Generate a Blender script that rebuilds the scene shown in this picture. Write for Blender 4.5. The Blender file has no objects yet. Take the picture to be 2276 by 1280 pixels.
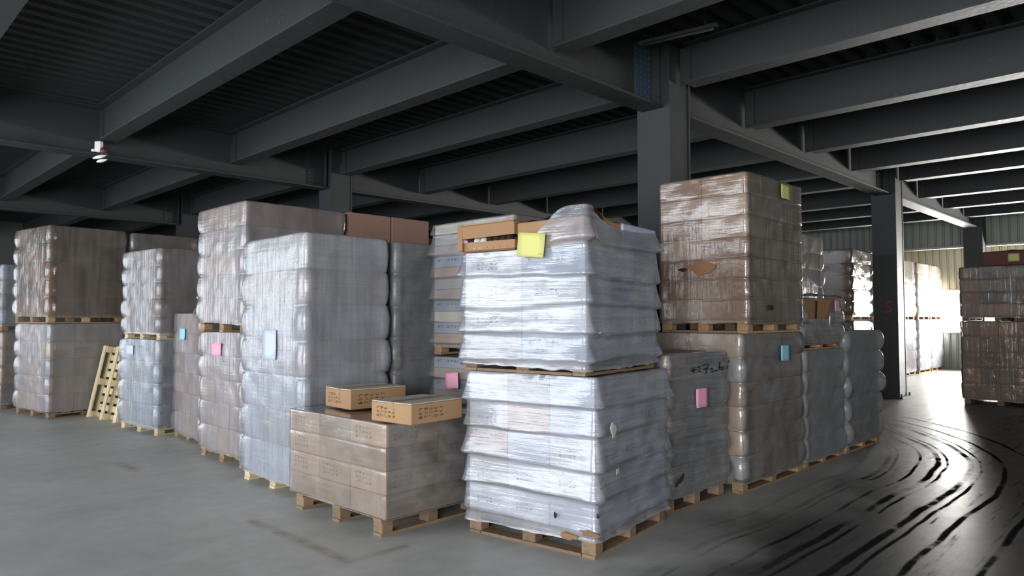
import bpy, bmesh, math, random
from mathutils import Vector, Matrix, noise
random.seed(7)
sc = bpy.context.scene
C = sc.collection
R = math.radians
PI = math.pi

# ------------------------------------------------------------------ camera, world, daylight, exposure
FPX, CX, CY, CAMH = 1575.0, 1138.0, 640.0, 1.6
PITCH, YAW = math.atan(67 / FPX), R(44.8)
cam_d = bpy.data.cameras.new('camera')
cam_d.sensor_width = 36
cam_d.lens = FPX / 2276 * 36
cam_d.clip_end = 200
cam = bpy.data.objects.new('camera', cam_d)
cam.location = (0, 0, CAMH)
cam.rotation_euler = (PI / 2 + PITCH, 0, YAW - PI / 2)
C.objects.link(cam)
sc.camera = cam

w = bpy.data.worlds.new('overcast_sky')
sc.world = w
w.use_nodes = True
bg = w.node_tree.nodes['Background']
bg.inputs[0].default_value = (0.80, 0.88, 1.0, 1)
bg.inputs[1].default_value = 2.0

def area(name, loc, rot, sx, sy, power, col):
    d = bpy.data.lights.new(name, 'AREA')
    d.shape = 'RECTANGLE'; d.size = sx; d.size_y = sy; d.energy = power; d.color = col
    o = bpy.data.objects.new(name, d)
    o.location = loc; o.rotation_euler = rot
    C.objects.link(o)
    return o
# daylight standing in the big loading door (wall_left), the window strip (wall_right) and the strip behind (wall_front)
area('daylight_loading_door', (-4.6, 9.2, 2.2), (0, -PI / 2, 0), 4.0, 9.0, 620, (0.86, 0.93, 1.0))
area('daylight_second_door', (-4.6, 20.0, 2.1), (0, -PI / 2, 0), 3.8, 8.0, 330, (0.86, 0.93, 1.0))
area('daylight_side_door', (-4.6, -1.8, 2.0), (0, -PI / 2, 0), 3.6, 5.0, 930, (0.95, 0.97, 1.0))
area('daylight_window_strip', (26.1, 2.6, 1.82), (0, PI / 2, 0), 1.34, 11.0, 5000, (1.0, 0.97, 0.92))
area('daylight_rear_strip', (-0.5, -9.3, 2.9), (PI / 2, 0, 0), 8.0, 1.5, 170, (0.92, 0.96, 1.0))

vs = sc.view_settings
vs.view_transform = 'Standard'
vs.look = 'None'
vs.gamma = 1
vs.use_curve_mapping = False
vs.exposure = 0.0
cy = sc.cycles
cy.use_denoising = True
cy.max_bounces = 8
cy.diffuse_bounces = 4
cy.glossy_bounces = 3
cy.transparent_max_bounces = 12
cy.caustics_reflective = False
cy.caustics_refractive = False
cy.sample_clamp_indirect = 4.0

# pixel of the 2276x1280 photograph -> point in the place (used for measuring only)
F0 = Vector((math.cos(YAW), math.sin(YAW), 0)); RT = Vector((math.sin(YAW), -math.cos(YAW), 0)); ZZ = Vector((0, 0, 1))
FW = F0 * math.cos(PITCH) + ZZ * math.sin(PITCH); UP = -F0 * math.sin(PITCH) + ZZ * math.cos(PITCH)
def ray(x, y): return FW + RT * ((x - CX) / FPX) + UP * ((CY - y) / FPX)
def on_z(x, y, z=0.0):
    d = ray(x, y); return Vector((0, 0, CAMH)) + d * ((z - CAMH) / d.z)
def on_u(x, y, u):
    d = ray(x, y); return Vector((0, 0, CAMH)) + d * (u / d.x)
def on_v(x, y, v):
    d = ray(x, y); return Vector((0, 0, CAMH)) + d * (v / d.y)

# ------------------------------------------------------------------ materials
def srgb(r, g, b):
    f = lambda c: (c / 255 / 12.92) if c / 255 <= 0.04045 else ((c / 255 + 0.055) / 1.055) ** 2.4
    return (f(r), f(g), f(b), 1)

class NT:
    def __init__(s, name):
        s.m = bpy.data.materials.new(name); s.m.use_nodes = True
        s.t = s.m.node_tree; s.t.nodes.clear()
        s.out = s.n('ShaderNodeOutputMaterial')
    def n(s, typ, **kw):
        nd = s.t.nodes.new(typ)
        for k, v in kw.items(): setattr(nd, k, v)
        return nd
    def l(s, a, b): s.t.links.new(a, b)
    def val(s, sock, v):
        if hasattr(v, 'is_linked') or isinstance(v, bpy.types.NodeSocket): s.l(v, sock)
        else: sock.default_value = v
    def math(s, op, a, b=None, c=None, clamp=False):
        nd = s.n('ShaderNodeMath', operation=op); nd.use_clamp = clamp
        s.val(nd.inputs[0], a)
        if b is not None: s.val(nd.inputs[1], b)
        if c is not None: s.val(nd.inputs[2], c)
        return nd.outputs[0]
    def mix(s, f, a, b, blend='MIX'):
        nd = s.n('ShaderNodeMix', data_type='RGBA', blend_type=blend)
        s.val(nd.inputs['Factor'], f)
        s.val(nd.inputs[6], a); s.val(nd.inputs[7], b)
        return nd.outputs[2]
    def coord(s, which='Object', scale=(1, 1, 1), rot=(0, 0, 0), loc=(0, 0, 0)):
        tc = s.n('ShaderNodeTexCoord'); mp = s.n('ShaderNodeMapping')
        mp.inputs['Scale'].default_value = scale; mp.inputs['Rotation'].default_value = rot; mp.inputs['Location'].default_value = loc
        s.l(tc.outputs[which], mp.inputs['Vector']); return mp.outputs[0]
    def noise(s, vec, scale=5, detail=3, rough=0.5, dist=0.0):
        nd = s.n('ShaderNodeTexNoise'); nd.inputs['Scale'].default_value = scale
        nd.inputs['Detail'].default_value = detail; nd.inputs['Roughness'].default_value = rough
        nd.inputs['Distortion'].default_value = dist
        s.l(vec, nd.inputs['Vector']); return nd.outputs['Fac']
    def ramp(s, fac, stops):
        nd = s.n('ShaderNodeValToRGB'); e = nd.color_ramp.elements
        while len(e) < len(stops): e.new(0.5)
        for q, (p, c) in zip(e, stops):
            q.position = p; q.color = c if len(c) == 4 else (*c, 1)
        s.l(fac, nd.inputs[0]); return nd.outputs[0]
    def maprange(s, v, a, b, c=0.0, d=1.0):
        nd = s.n('ShaderNodeMapRange'); s.l(v, nd.inputs[0])
        for i, q in enumerate((a, b, c, d)): nd.inputs[i + 1].default_value = q
        return nd.outputs[0]
    def bump(s, h, strength=0.3, dist=0.01):
        nd = s.n('ShaderNodeBump'); nd.inputs['Strength'].default_value = strength; nd.inputs['Distance'].default_value = dist
        s.l(h, nd.inputs['Height']); return nd.outputs[0]
    def principled(s, base, rough=0.5, metal=0.0, spec=0.5, normal=None):
        p = s.n('ShaderNodeBsdfPrincipled')
        s.val(p.inputs['Base Color'], base); s.val(p.inputs['Roughness'], rough)
        p.inputs['Metallic'].default_value = metal; p.inputs['Specular IOR Level'].default_value = spec
        if normal is not None: s.l(normal, p.inputs['Normal'])
        return p
    def done(s, shader):
        s.l(shader.outputs[0] if hasattr(shader, 'outputs') else shader, s.out.inputs[0]); return s.m

def mat_steel(name, col, var=0.25):
    t = NT(name); v = t.coord('Object')
    n1 = t.noise(v, 1.3, 4, 0.6); n2 = t.noise(v, 24, 3, 0.6)
    dark = tuple(c * (1 - var) for c in col[:3]) + (1,)
    c1 = t.mix(n1, dark, col)
    c2 = t.mix(t.maprange(n2, 0.62, 0.8, 0, 0.35), c1, srgb(112, 104, 96))
    return t.done(t.principled(c2, t.maprange(n2, 0.3, 0.7, 0.5, 0.66), 0.0, 0.35, t.bump(n2, 0.05, 0.004)))

def mat_plain(name, col, rough=0.6, var=0.15, scale=9, spec=0.4):
    t = NT(name); v = t.coord('Object')
    n = t.noise(v, scale, 4, 0.6)
    oi = t.n('ShaderNodeObjectInfo')
    k = t.math('MULTIPLY_ADD', oi.outputs['Random'], var, 1 - var * 0.5)
    dark = tuple(c * (1 - var) for c in col[:3]) + (1,)
    c = t.mix(n, dark, col)
    c = t.mix(1.0, c, k, 'MULTIPLY')
    return t.done(t.principled(c, rough, 0, spec, t.bump(n, 0.08, 0.003)))

def mat_wood(name, a, b):
    t = NT(name); v = t.coord('Object', (3, 3, 3))
    n = t.noise(t.coord('Object', (2.2, 9, 9)), 3, 4, 0.65, 0.6)
    oi = t.n('ShaderNodeObjectInfo')
    k = t.math('MULTIPLY_ADD', oi.outputs['Random'], 0.5, 0.72)
    c = t.mix(1.0, t.mix(n, a, b), k, 'MULTIPLY')
    n3 = t.noise(v, 6, 3)
    c = t.mix(t.maprange(n3, 0.58, 0.75, 0, 0.6), c, srgb(70, 58, 46))
    return t.done(t.principled(c, 0.8, 0, 0.2, t.bump(n, 0.25, 0.004)))

def glyph_mask(t, vec, cells, rows, sub=5):
    """rows of blocky printed characters; vec.x along the face, vec.y up, both 0..1 inside the print block"""
    sep = t.n('ShaderNodeSeparateXYZ'); t.l(vec, sep.inputs[0])
    x, y = sep.outputs[0], sep.outputs[1]
    inside = t.math('MULTIPLY', t.math('MULTIPLY', t.math('GREATER_THAN', x, 0.0), t.math('LESS_THAN', x, 1.0)),
                    t.math('MULTIPLY', t.math('GREATER_THAN', y, 0.0), t.math('LESS_THAN', y, 1.0)))
    gx = t.math('MULTIPLY', x, cells); gy = t.math('MULTIPLY', y, rows)
    fx = t.math('FRACT', gx); fy = t.math('FRACT', gy)
    cell = t.math('MULTIPLY', t.math('MULTIPLY', t.math('GREATER_THAN', fx, 0.14), t.math('LESS_THAN', fx, 0.9)),
                  t.math('MULTIPLY', t.math('GREATER_THAN', fy, 0.2), t.math('LESS_THAN', fy, 0.84)))
    cmb = t.n('ShaderNodeCombineXYZ')
    t.l(t.math('FLOOR', t.math('MULTIPLY', gx, sub)), cmb.inputs[0]); t.l(t.math('FLOOR', t.math('MULTIPLY', gy, sub)), cmb.inputs[1])
    oi = t.n('ShaderNodeObjectInfo'); t.l(t.math('MULTIPLY', oi.outputs['Random'], 0.0), cmb.inputs[2])
    wn = t.n('ShaderNodeTexWhiteNoise'); wn.noise_dimensions = '2D'; t.l(cmb.outputs[0], wn.inputs['Vector'])
    return t.math('MULTIPLY', t.math('MULTIPLY', inside, cell), t.math('GREATER_THAN', wn.outputs['Value'], 0.45))

def mat_carton(name, col, ink=None, rough=0.75, var=0.2, block=(0.16, 0.62, 0.22, 0.78), cells=6, rows=3, tape=0.0):
    """corrugated board; optional rows of printed characters on the upright faces, coordinates follow the carton itself"""
    t = NT(name)
    tc = t.n('ShaderNodeTexCoord')
    n = t.noise(t.coord('Object', (1, 1, 1)), 7, 4, 0.65)
    oi = t.n('ShaderNodeObjectInfo')
    k = t.math('MULTIPLY_ADD', oi.outputs['Random'], var * 1.6, 1 - var * 0.8)
    dark = tuple(c * 0.8 for c in col[:3]) + (1,)
    c = t.mix(1.0, t.mix(n, dark, col), k, 'MULTIPLY')
    if ink is not None:
        gs = t.n('ShaderNodeSeparateXYZ'); t.l(tc.outputs['Generated'], gs.inputs[0])
        ns = t.n('ShaderNodeSeparateXYZ'); t.l(tc.outputs['Normal'], ns.inputs[0])
        isx = t.math('GREATER_THAN', t.math('ABSOLUTE', ns.outputs[0]), 0.7)
        isz = t.math('GREATER_THAN', t.math('ABSOLUTE', ns.outputs[2]), 0.7)
        along = t.math('ADD', t.math('MULTIPLY', isx, t.math('SUBTRACT', 1.0, gs.outputs[1])),
                       t.math('MULTIPLY', t.math('SUBTRACT', 1.0, isx), gs.outputs[0]))
        x0, x1, z0, z1 = block
        cmb = t.n('ShaderNodeCombineXYZ')
        t.l(t.math('DIVIDE', t.math('SUBTRACT', along, x0), x1 - x0), cmb.inputs[0])
        t.l(t.math('DIVIDE', t.math('SUBTRACT', gs.outputs[2], z0), z1 - z0), cmb.inputs[1])
        g = glyph_mask(t, cmb.outputs[0], cells, rows)
        g = t.math('MULTIPLY', g, t.math('SUBTRACT', 1.0, isz))
        g = t.math('MULTIPLY', g, t.maprange(n, 0.3, 0.6, 0.65, 1.0))
        c = t.mix(g, c, ink)
    b = t.noise(t.coord('Object', (2, 2, 60)), 9, 2)
    return t.done(t.principled(c, rough, 0, 0.25, t.bump(b, 0.06, 0.003)))

def mat_film(name, tint, opacity, rough=0.16, streak='h', wr=0.5, gloss=1.0, var=0.5):
    """stretch film: clear where thin, milky where the turns overlap, glossy and wrinkled"""
    t = NT(name)
    sc1 = {'h': (1.3, 1.3, 22), 'v': (22, 22, 0.9), 'x': (6, 6, 9)}[streak]
    n1 = t.noise(t.coord('Object', sc1), 1.0, 4, 0.6, 0.25)
    n2 = t.noise(t.coord('Object', (3.2, 3.2, 3.2)), 1.2, 3, 0.5, 0.3)
    n3 = t.noise(t.coord('Object', (1.0, 1.0, 34), (0.10, -0.08, 0)), 1.4, 3, 0.55, 0.2)
    n4 = t.noise(t.coord('Object', (9, 9, 6), (0.5, 0.4, 0.2)), 1.2, 3, 0.6, 1.0)
    h = t.math('ADD', t.math('MULTIPLY', n1, 0.7), t.math('ADD', t.math('MULTIPLY', n2, 0.9), t.math('ADD', t.math('MULTIPLY', n3, 0.3), t.math('MULTIPLY', n4, 0.35))))
    nrm = t.bump(h, wr, 0.03)
    band = t.math('ADD', t.math('MULTIPLY', n1, 0.45), t.math('ADD', t.math('MULTIPLY', n2, 0.35), t.math('MULTIPLY', n3, 0.2)))
    op = t.math('MULTIPLY', opacity, t.math('ADD', 1 - var * 0.5, t.math('MULTIPLY', t.maprange(band, 0.38, 0.62), var)), clamp=True)
    dif = t.n('ShaderNodeBsdfDiffuse'); dif.inputs[0].default_value = tint; t.l(nrm, dif.inputs['Normal'])
    tr = t.n('ShaderNodeBsdfTransparent'); tr.inputs[0].default_value = (0.93, 0.93, 0.93, 1)
    gl = t.n('ShaderNodeBsdfGlossy'); gl.inputs['Roughness'].default_value = rough; gl.inputs[0].default_value = (1, 1, 1, 1); t.l(nrm, gl.inputs['Normal'])
    m1 = t.n('ShaderNodeMixShader'); t.l(op, m1.inputs[0]); t.l(tr.outputs[0], m1.inputs[1]); t.l(dif.outputs[0], m1.inputs[2])
    fr = t.n('ShaderNodeFresnel'); fr.inputs[0].default_value = 1.5; t.l(nrm, fr.inputs['Normal'])
    m2 = t.n('ShaderNodeMixShader'); t.l(t.math('MULTIPLY', fr.outputs[0], gloss, clamp=True), m2.inputs[0])
    t.l(m1.outputs[0], m2.inputs[1]); t.l(gl.outputs[0], m2.inputs[2])
    return t.done(m2)

def mat_paper(name, col, ink):
    t = NT(name); tc = t.n('ShaderNodeTexCoord')
    n = t.noise(t.coord('Object'), 30, 3)
    gs = t.n('ShaderNodeSeparateXYZ'); t.l(tc.outputs['Generated'], gs.inputs[0])
    # the sheet is thin in x or in y: the other one runs along it
    along = t.math('ADD', gs.outputs[0], gs.outputs[1])
    cmb = t.n('ShaderNodeCombineXYZ')
    t.l(t.math('DIVIDE', t.math('SUBTRACT', along, 0.1), 0.8), cmb.inputs[0]); t.l(t.math('DIVIDE', t.math('SUBTRACT', gs.outputs[2], 0.1), 0.8), cmb.inputs[1])
    g = glyph_mask(t, cmb.outputs[0], 9, 9, 4)
    g = t.math('MULTIPLY', g, t.maprange(t.noise(t.coord('Object'), 14, 2), 0.45, 0.55))
    c = t.mix(t.math('MULTIPLY', g, 0.55), col, ink)
    return t.done(t.principled(c, 0.7, 0, 0.3, t.bump(n, 0.05, 0.002)))

def mat_floor():
    t = NT('polished_concrete')
    P = t.coord('Object')
    n1 = t.noise(P, 0.55, 5, 0.6, 0.3); n2 = t.noise(P, 6, 5, 0.65); n3 = t.noise(P, 60, 3, 0.6)
    nst = t.noise(t.coord('Object', (0.5, 3.2, 1), (0, 0, R(-12))), 1.2, 4, 0.6)
    c = t.ramp(n1, [(0.3, srgb(160, 160, 156)), (0.7, srgb(184, 183, 177))])
    c = t.mix(t.maprange(n2, 0.4, 0.7, 0, 0.35), c, srgb(146, 144, 138))
    c = t.mix(t.maprange(nst, 0.5, 0.75, 0, 0.3), c, srgb(198, 198, 194))
    sp = t.n('ShaderNodeSeparateXYZ'); t.l(P, sp.inputs[0]); x, y = sp.outputs[0], sp.outputs[1]
    # the truck lane: tyre rubber and traffic polish, with the lane's shade also painted into the colour; a band that follows the right-hand row of pallets
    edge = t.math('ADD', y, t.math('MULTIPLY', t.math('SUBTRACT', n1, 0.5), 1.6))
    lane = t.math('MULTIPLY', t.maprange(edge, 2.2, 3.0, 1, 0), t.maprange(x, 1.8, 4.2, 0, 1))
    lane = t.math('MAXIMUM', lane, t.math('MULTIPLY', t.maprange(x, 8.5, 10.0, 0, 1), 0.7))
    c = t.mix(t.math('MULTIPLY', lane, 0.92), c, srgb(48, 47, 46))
    # rust stain left by a strap: two legs of a V
    def seg(ax, ay, bx, by, wd):
        dx, dy = bx - ax, by - ay; L2 = dx * dx + dy * dy
        px = t.math('SUBTRACT', x, ax); py = t.math('SUBTRACT', y, ay)
        tt = t.math('DIVIDE', t.math('ADD', t.math('MULTIPLY', px, dx), t.math('MULTIPLY', py, dy)), L2, clamp=True)
        ex = t.math('SUBTRACT', px, t.math('MULTIPLY', tt, dx)); ey = t.math('SUBTRACT', py, t.math('MULTIPLY', tt, dy))
        d = t.math('SQRT', t.math('ADD', t.math('MULTIPLY', ex, ex), t.math('MULTIPLY', ey, ey)))
        d = t.math('ADD', d, t.math('MULTIPLY', t.math('SUBTRACT', n2, 0.5), 0.06))
        return t.maprange(d, wd * 0.3, wd, 1, 0)
    a, b, e = on_z(560, 1158), on_z(775, 1247), on_z(900, 1215)
    st = t.math('MAXIMUM', seg(a.x, a.y, b.x, b.y, 0.07), seg(b.x, b.y, e.x, e.y, 0.06))
    g, h = on_z(260, 1030), on_z(310, 1046)
    st = t.math('MAXIMUM', st, t.math('MULTIPLY', seg(g.x, g.y, h.x, h.y, 0.09), 0.8))
    c = t.mix(t.math('MULTIPLY', t.math('MULTIPLY', st, t.maprange(n2, 0.35, 0.6, 0.3, 1)), 0.6), c, srgb(126, 106, 80))
    # tyre marks swung round the corner of the lane
    px = t.math('MAXIMUM', t.math('SUBTRACT', x, 7.65), 0.0); py = t.math('SUBTRACT', y, 7.3)
    rad = t.math('SQRT', t.math('ADD', t.math('MULTIPLY', px, px), t.math('MULTIPLY', py, py)))
    rad = t.math('ADD', rad, t.math('MULTIPLY', t.math('SUBTRACT', t.noise(P, 0.5, 2), 0.5), 0.28))
    m = None
    for r_, wd in ((4.5, 0.028), (4.72, 0.036), (4.8, 0.02), (5.02, 0.022), (5.2, 0.04), (5.29, 0.02), (5.52, 0.042), (5.62, 0.02), (5.84, 0.03), (6.2, 0.03)):
        q = t.maprange(t.math('ABSOLUTE', t.math('SUBTRACT', rad, r_)), wd * 0.4, wd, 1, 0)
        m = q if m is None else t.math('MAXIMUM', m, q)
    m2 = t.noise(t.coord('Object', (0.7, 9.0, 1), (0, 0, R(9))), 1.6, 4, 0.7)
    m3 = t.maprange(m2, 0.56, 0.7, 0, 0.6)
    brk = t.maprange(t.noise(P, 1.3, 4, 0.65), 0.36, 0.56, 0.1, 1)
    m = t.math('MULTIPLY', t.math('MULTIPLY', t.math('MAXIMUM', m, m3), brk), lane)
    c = t.mix(t.math('MULTIPLY', m, 0.8), c, srgb(26, 26, 26))
    # roughness: dusty in the near aisle, polished in the lane; tyre rubber stays dull
    r = t.math('MULTIPLY_ADD', n2, 0.18, 0.42)
    r = t.math('SUBTRACT', r, t.math('MULTIPLY', lane, 0.17))
    r = t.math('ADD', r, t.math('MULTIPLY', m, 0.4))
    hgt = t.math('ADD', t.math('MULTIPLY', n3, 0.25), t.math('ADD', t.math('MULTIPLY', nst, 0.8), n2))
    p = t.principled(c, r, 0, 0.5, t.bump(hgt, 0.07, 0.015))
    t.l(t.math('MULTIPLY_ADD', m, -0.3, t.math('MULTIPLY_ADD', lane, -0.36, 0.5)), p.inputs['Specular IOR Level'])
    return t.done(p)

M = {}
M['steel'] = mat_steel('grey_painted_steel', srgb(57, 60, 60))
M['deck'] = mat_steel('galvanised_deck', srgb(46, 47, 47), 0.15)
M['plate'] = mat_steel('blue_grey_primer', srgb(62, 80, 92))
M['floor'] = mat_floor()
M['wall'] = mat_plain('grey_wall_paint', srgb(92, 92, 90), 0.8, 0.1, 2)
M['clad'] = mat_plain('grey_green_cladding', srgb(138, 141, 134), 0.5, 0.08, 3)
M['clad_pale'] = mat_plain('pale_cladding', srgb(170, 165, 148), 0.55, 0.06, 3)
M['wood'] = mat_wood('raw_pallet_wood', srgb(176, 148, 112), srgb(140, 112, 80))
M['wood_pale'] = mat_wood('pale_pallet_wood', srgb(222, 206, 168), srgb(196, 176, 136))
M['wood_dark'] = mat_wood('weathered_pallet_wood', srgb(150, 126, 102), srgb(112, 92, 74))
ink = srgb(92, 62, 38)
M['kraft'] = mat_carton('kraft_board', srgb(162, 126, 92))
M['kraft_print'] = mat_carton('printed_kraft_board', srgb(192, 154, 116), ink, cells=5, rows=3, block=(0.12, 0.62, 0.22, 0.82))
M['kraft_dark'] = mat_carton('dark_kraft_board', srgb(150, 112, 82))
M['kraft_dull'] = mat_carton('dull_kraft_board', srgb(186, 160, 140))
M['kraft_loose'] = mat_carton('printed_loose_board', srgb(168, 133, 98), ink, cells=5, rows=3, block=(0.12, 0.62, 0.22, 0.82))
M['dusty'] = mat_carton('dusty_board', srgb(206, 198, 184))
M['brown'] = mat_carton('brown_board', srgb(112, 88, 70))
M['kraft_red'] = mat_carton('reddish_kraft_board', srgb(166, 132, 114))
M['maroon'] = mat_carton('maroon_board', srgb(112, 74, 70))
M['white'] = mat_carton('white_board', srgb(214, 214, 220), srgb(90, 100, 120), cells=5, rows=2, block=(0.2, 0.6, 0.3, 0.6))
M['lavender'] = mat_carton('lavender_board', srgb(188, 190, 208))
M['blue'] = mat_carton('pale_blue_board', srgb(160, 172, 190), srgb(60, 66, 84), cells=9, rows=1, block=(0.08, 0.9, 0.45, 0.85))
M['grey'] = mat_carton('grey_board', srgb(176, 172, 170))
M['mauve'] = mat_carton('mauve_board', srgb(182, 164, 162))
M['dark'] = mat_carton('dark_grey_board', srgb(96, 92, 92))
M['tape'] = mat_plain('brown_tape', srgb(158, 126, 94), 0.25, 0.05, 20)
M['inside'] = mat_plain('dark_inside', srgb(52, 38, 30), 0.9, 0.2, 12)
M['tin'] = mat_plain('tin_white', srgb(214, 208, 200), 0.35, 0.1, 12)
F = {}
F['white'] = mat_film('milky_film', srgb(216, 219, 229), 0.3, 0.15, 'h', 0.28, 1.6, 0.8)
F['grey'] = mat_film('grey_film', srgb(194, 196, 202), 0.42, 0.2, 'v', 0.22, 1.3, 0.6)
F['mauve'] = mat_film('hazy_film', srgb(206, 198, 198), 0.26, 0.22, 'v', 0.22, 1.5, 0.6)
F['clear_p'] = mat_film('clear_bag_film', srgb(206, 204, 204), 0.2, 0.2, 'h', 0.2, 1.3, 0.8)
F['clear'] = mat_film('clear_film', srgb(206, 202, 196), 0.22, 0.18, 'x', 0.25, 1.4, 0.9)
F['clear_s'] = mat_film('clear_tight_film', srgb(200, 192, 182), 0.16, 0.14, 'v', 0.28, 1.7, 0.8)
F['wrinkled'] = mat_film('wrinkled_film', srgb(196, 197, 198), 0.28, 0.14, 'h', 0.7, 1.6, 0.8)
F['dull'] = mat_film('dull_film', srgb(150, 150, 150), 0.62, 0.3, 'x', 0.2, 0.8, 0.5)
M['pink'] = mat_paper('pink_paper', srgb(238, 168, 192), srgb(150, 70, 100))
M['sky'] = mat_paper('blue_paper', srgb(150, 208, 232), srgb(60, 90, 130))
M['pale'] = mat_paper('pale_blue_paper', srgb(200, 209, 228), srgb(90, 100, 150))
M['yellow'] = mat_paper('yellow_paper', srgb(204, 202, 122), srgb(110, 110, 40))
M['marker'] = mat_plain('black_marker_ink', srgb(22, 26, 22), 0.6, 0.05)
M['red'] = mat_plain('red_paint', srgb(128, 42, 58), 0.5, 0.1)
M['whiteplastic'] = mat_plain('white_plastic', srgb(232, 230, 226), 0.35, 0.05)
M['glassy'] = mat_plain('lamp_lens', srgb(240, 240, 240), 0.1, 0.02)
M['trim'] = mat_plain('pale_trim', srgb(170, 166, 152), 0.5, 0.06)

# ------------------------------------------------------------------ mesh helpers
def box_data(sx, sy, sz, c=0.0, o=(0, 0, 0)):
    """box centred on o; c > 0 cuts the edges"""
    hx, hy, hz = sx / 2, sy / 2, sz / 2
    if c <= 0:
        v = [(x, y, z) for x in (-hx, hx) for y in (-hy, hy) for z in (-hz, hz)]
        f = [(0, 1, 3, 2), (4, 6, 7, 5), (0, 4, 5, 1), (2, 3, 7, 6), (0, 2, 6, 4), (1, 5, 7, 3)]
    else:
        bm = bmesh.new(); bmesh.ops.create_cube(bm, size=1.0)
        for q in bm.verts: q.co = (q.co.x * sx, q.co.y * sy, q.co.z * sz)
        bmesh.ops.bevel(bm, geom=list(bm.edges), offset=c, segments=1, affect='EDGES', profile=0.5)
        bm.verts.index_update()
        v = [tuple(q.co) for q in bm.verts]; f = [tuple(q.index for q in p.verts) for p in bm.faces]
        bm.free()
    return [(a + o[0], b + o[1], d + o[2]) for a, b, d in v], f
def mesh_of(name, datas, smooth=False):
    V, Fc = [], []
    for v, f in datas:
        n = len(V); V += v; Fc += [tuple(i + n for i in p) for p in f]
    me = bpy.data.meshes.new(name); me.from_pydata(V, [], Fc)
    if smooth:
        for p in me.polygons: p.use_smooth = True
    me.update(); return me
_cache = {}
def box_mesh(sx, sy, sz, c=0.0):
    k = (round(sx, 3), round(sy, 3), round(sz, 3), c)
    if k not in _cache: _cache[k] = mesh_of('box', [box_data(*k)])
    return _cache[k]
_mm = {}
def with_mat(me, m):
    k = (me.name, m.name)
    if k not in _mm:
        if len(me.materials) == 0: me.materials.append(m); _mm[k] = me
        else:
            q = me.copy(); q.materials.clear(); q.materials.append(m); _mm[k] = q
    return _mm[k]
def obj(name, me, m, parent=None, loc=(0, 0, 0), rot=(0, 0, 0)):
    o = bpy.data.objects.new(name, with_mat(me, m)); C.objects.link(o)
    o.location = loc; o.rotation_euler = rot
    if parent is not None: o.parent = parent
    return o
def bx(name, lo, hi, m, parent=None, c=0.0):
    s = [hi[i] - lo[i] for i in range(3)]; ctr = [(hi[i] + lo[i]) / 2 for i in range(3)]
    return obj(name, box_mesh(s[0], s[1], s[2], c), m, parent, ctr)
def tag(o, label, cat, group=None):
    o['label'] = label; o['category'] = cat
    if group: o['group'] = group
    return o
def struct(o, label=None):
    o['kind'] = 'structure'
    if label: o['label'] = label
    return o
def empty(name, loc, rz=0.0):
    o = bpy.data.objects.new(name, None); C.objects.link(o)
    o.empty_display_size = 0.2; o.location = loc; o.rotation_euler = (0, 0, rz); return o
def cyl_data(r, h, n=12, o=(0, 0, 0), axis='z', r2=None):
    r2 = r if r2 is None else r2
    V = []; Fc = []
    for k in range(n):
        a = 2 * PI * k / n
        V.append((r * math.cos(a), r * math.sin(a), -h / 2)); V.append((r2 * math.cos(a), r2 * math.sin(a), h / 2))
    for k in range(n):
        a, b = 2 * k, 2 * ((k + 1) % n); Fc.append((a, b, b + 1, a + 1))
    Fc.append(tuple(range(2 * n - 2, -1, -2))); Fc.append(tuple(range(1, 2 * n, 2)))
    if axis == 'x': V = [(z, x, y) for x, y, z in V]
    if axis == 'y': V = [(y, z, x) for x, y, z in V]
    return [(a + o[0], b + o[1], d + o[2]) for a, b, d in V], Fc

# ------------------------------------------------------------------ the building
UW, VW0, VW1 = -5.0, -9.6, 29.0           # loading-door wall, rear-strip wall, far wall
UB, UO = 23.5, 25.6                        # bulkhead over the annex, outer wall of the annex
ZD = 4.87                                  # underside of the deck
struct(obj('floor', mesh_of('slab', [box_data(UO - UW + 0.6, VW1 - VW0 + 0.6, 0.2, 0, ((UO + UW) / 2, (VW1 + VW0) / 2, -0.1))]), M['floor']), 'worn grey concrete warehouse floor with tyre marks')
# corrugated steel deck, ribs running with the girders
prof = []
v = VW0 - 0.3
while v < VW1 + 0.3:
    prof += [(v, ZD), (v + 0.115, ZD), (v + 0.145, ZD + 0.07), (v + 0.22, ZD + 0.07)]
    v += 0.25
V, Fc = [], []
for k, (a, z) in enumerate(prof):
    V += [(UW - 0.3, a, z), (UB + 0.05, a, z)]
    if k: Fc.append((2 * k - 2, 2 * k - 1, 2 * k + 1, 2 * k))
n0 = len(V)
bv, bf = box_data(UB + 0.35 - UW, VW1 - VW0 + 0.6, 0.1, 0, ((UB + 0.05 + UW - 0.3) / 2, (VW0 + VW1) / 2, ZD + 0.2))
struct(obj('ceiling', mesh_of('deck', [(V, Fc), (bv, bf)]), M['deck']), 'dark corrugated steel roof deck above the beams')
struct(bx('ceiling', (UB + 0.06, VW0, 4.3), (UO + 0.3, 13.0, 4.4), M['clad_pale']), 'pale flat roof of the annex behind the bulkhead')

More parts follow.
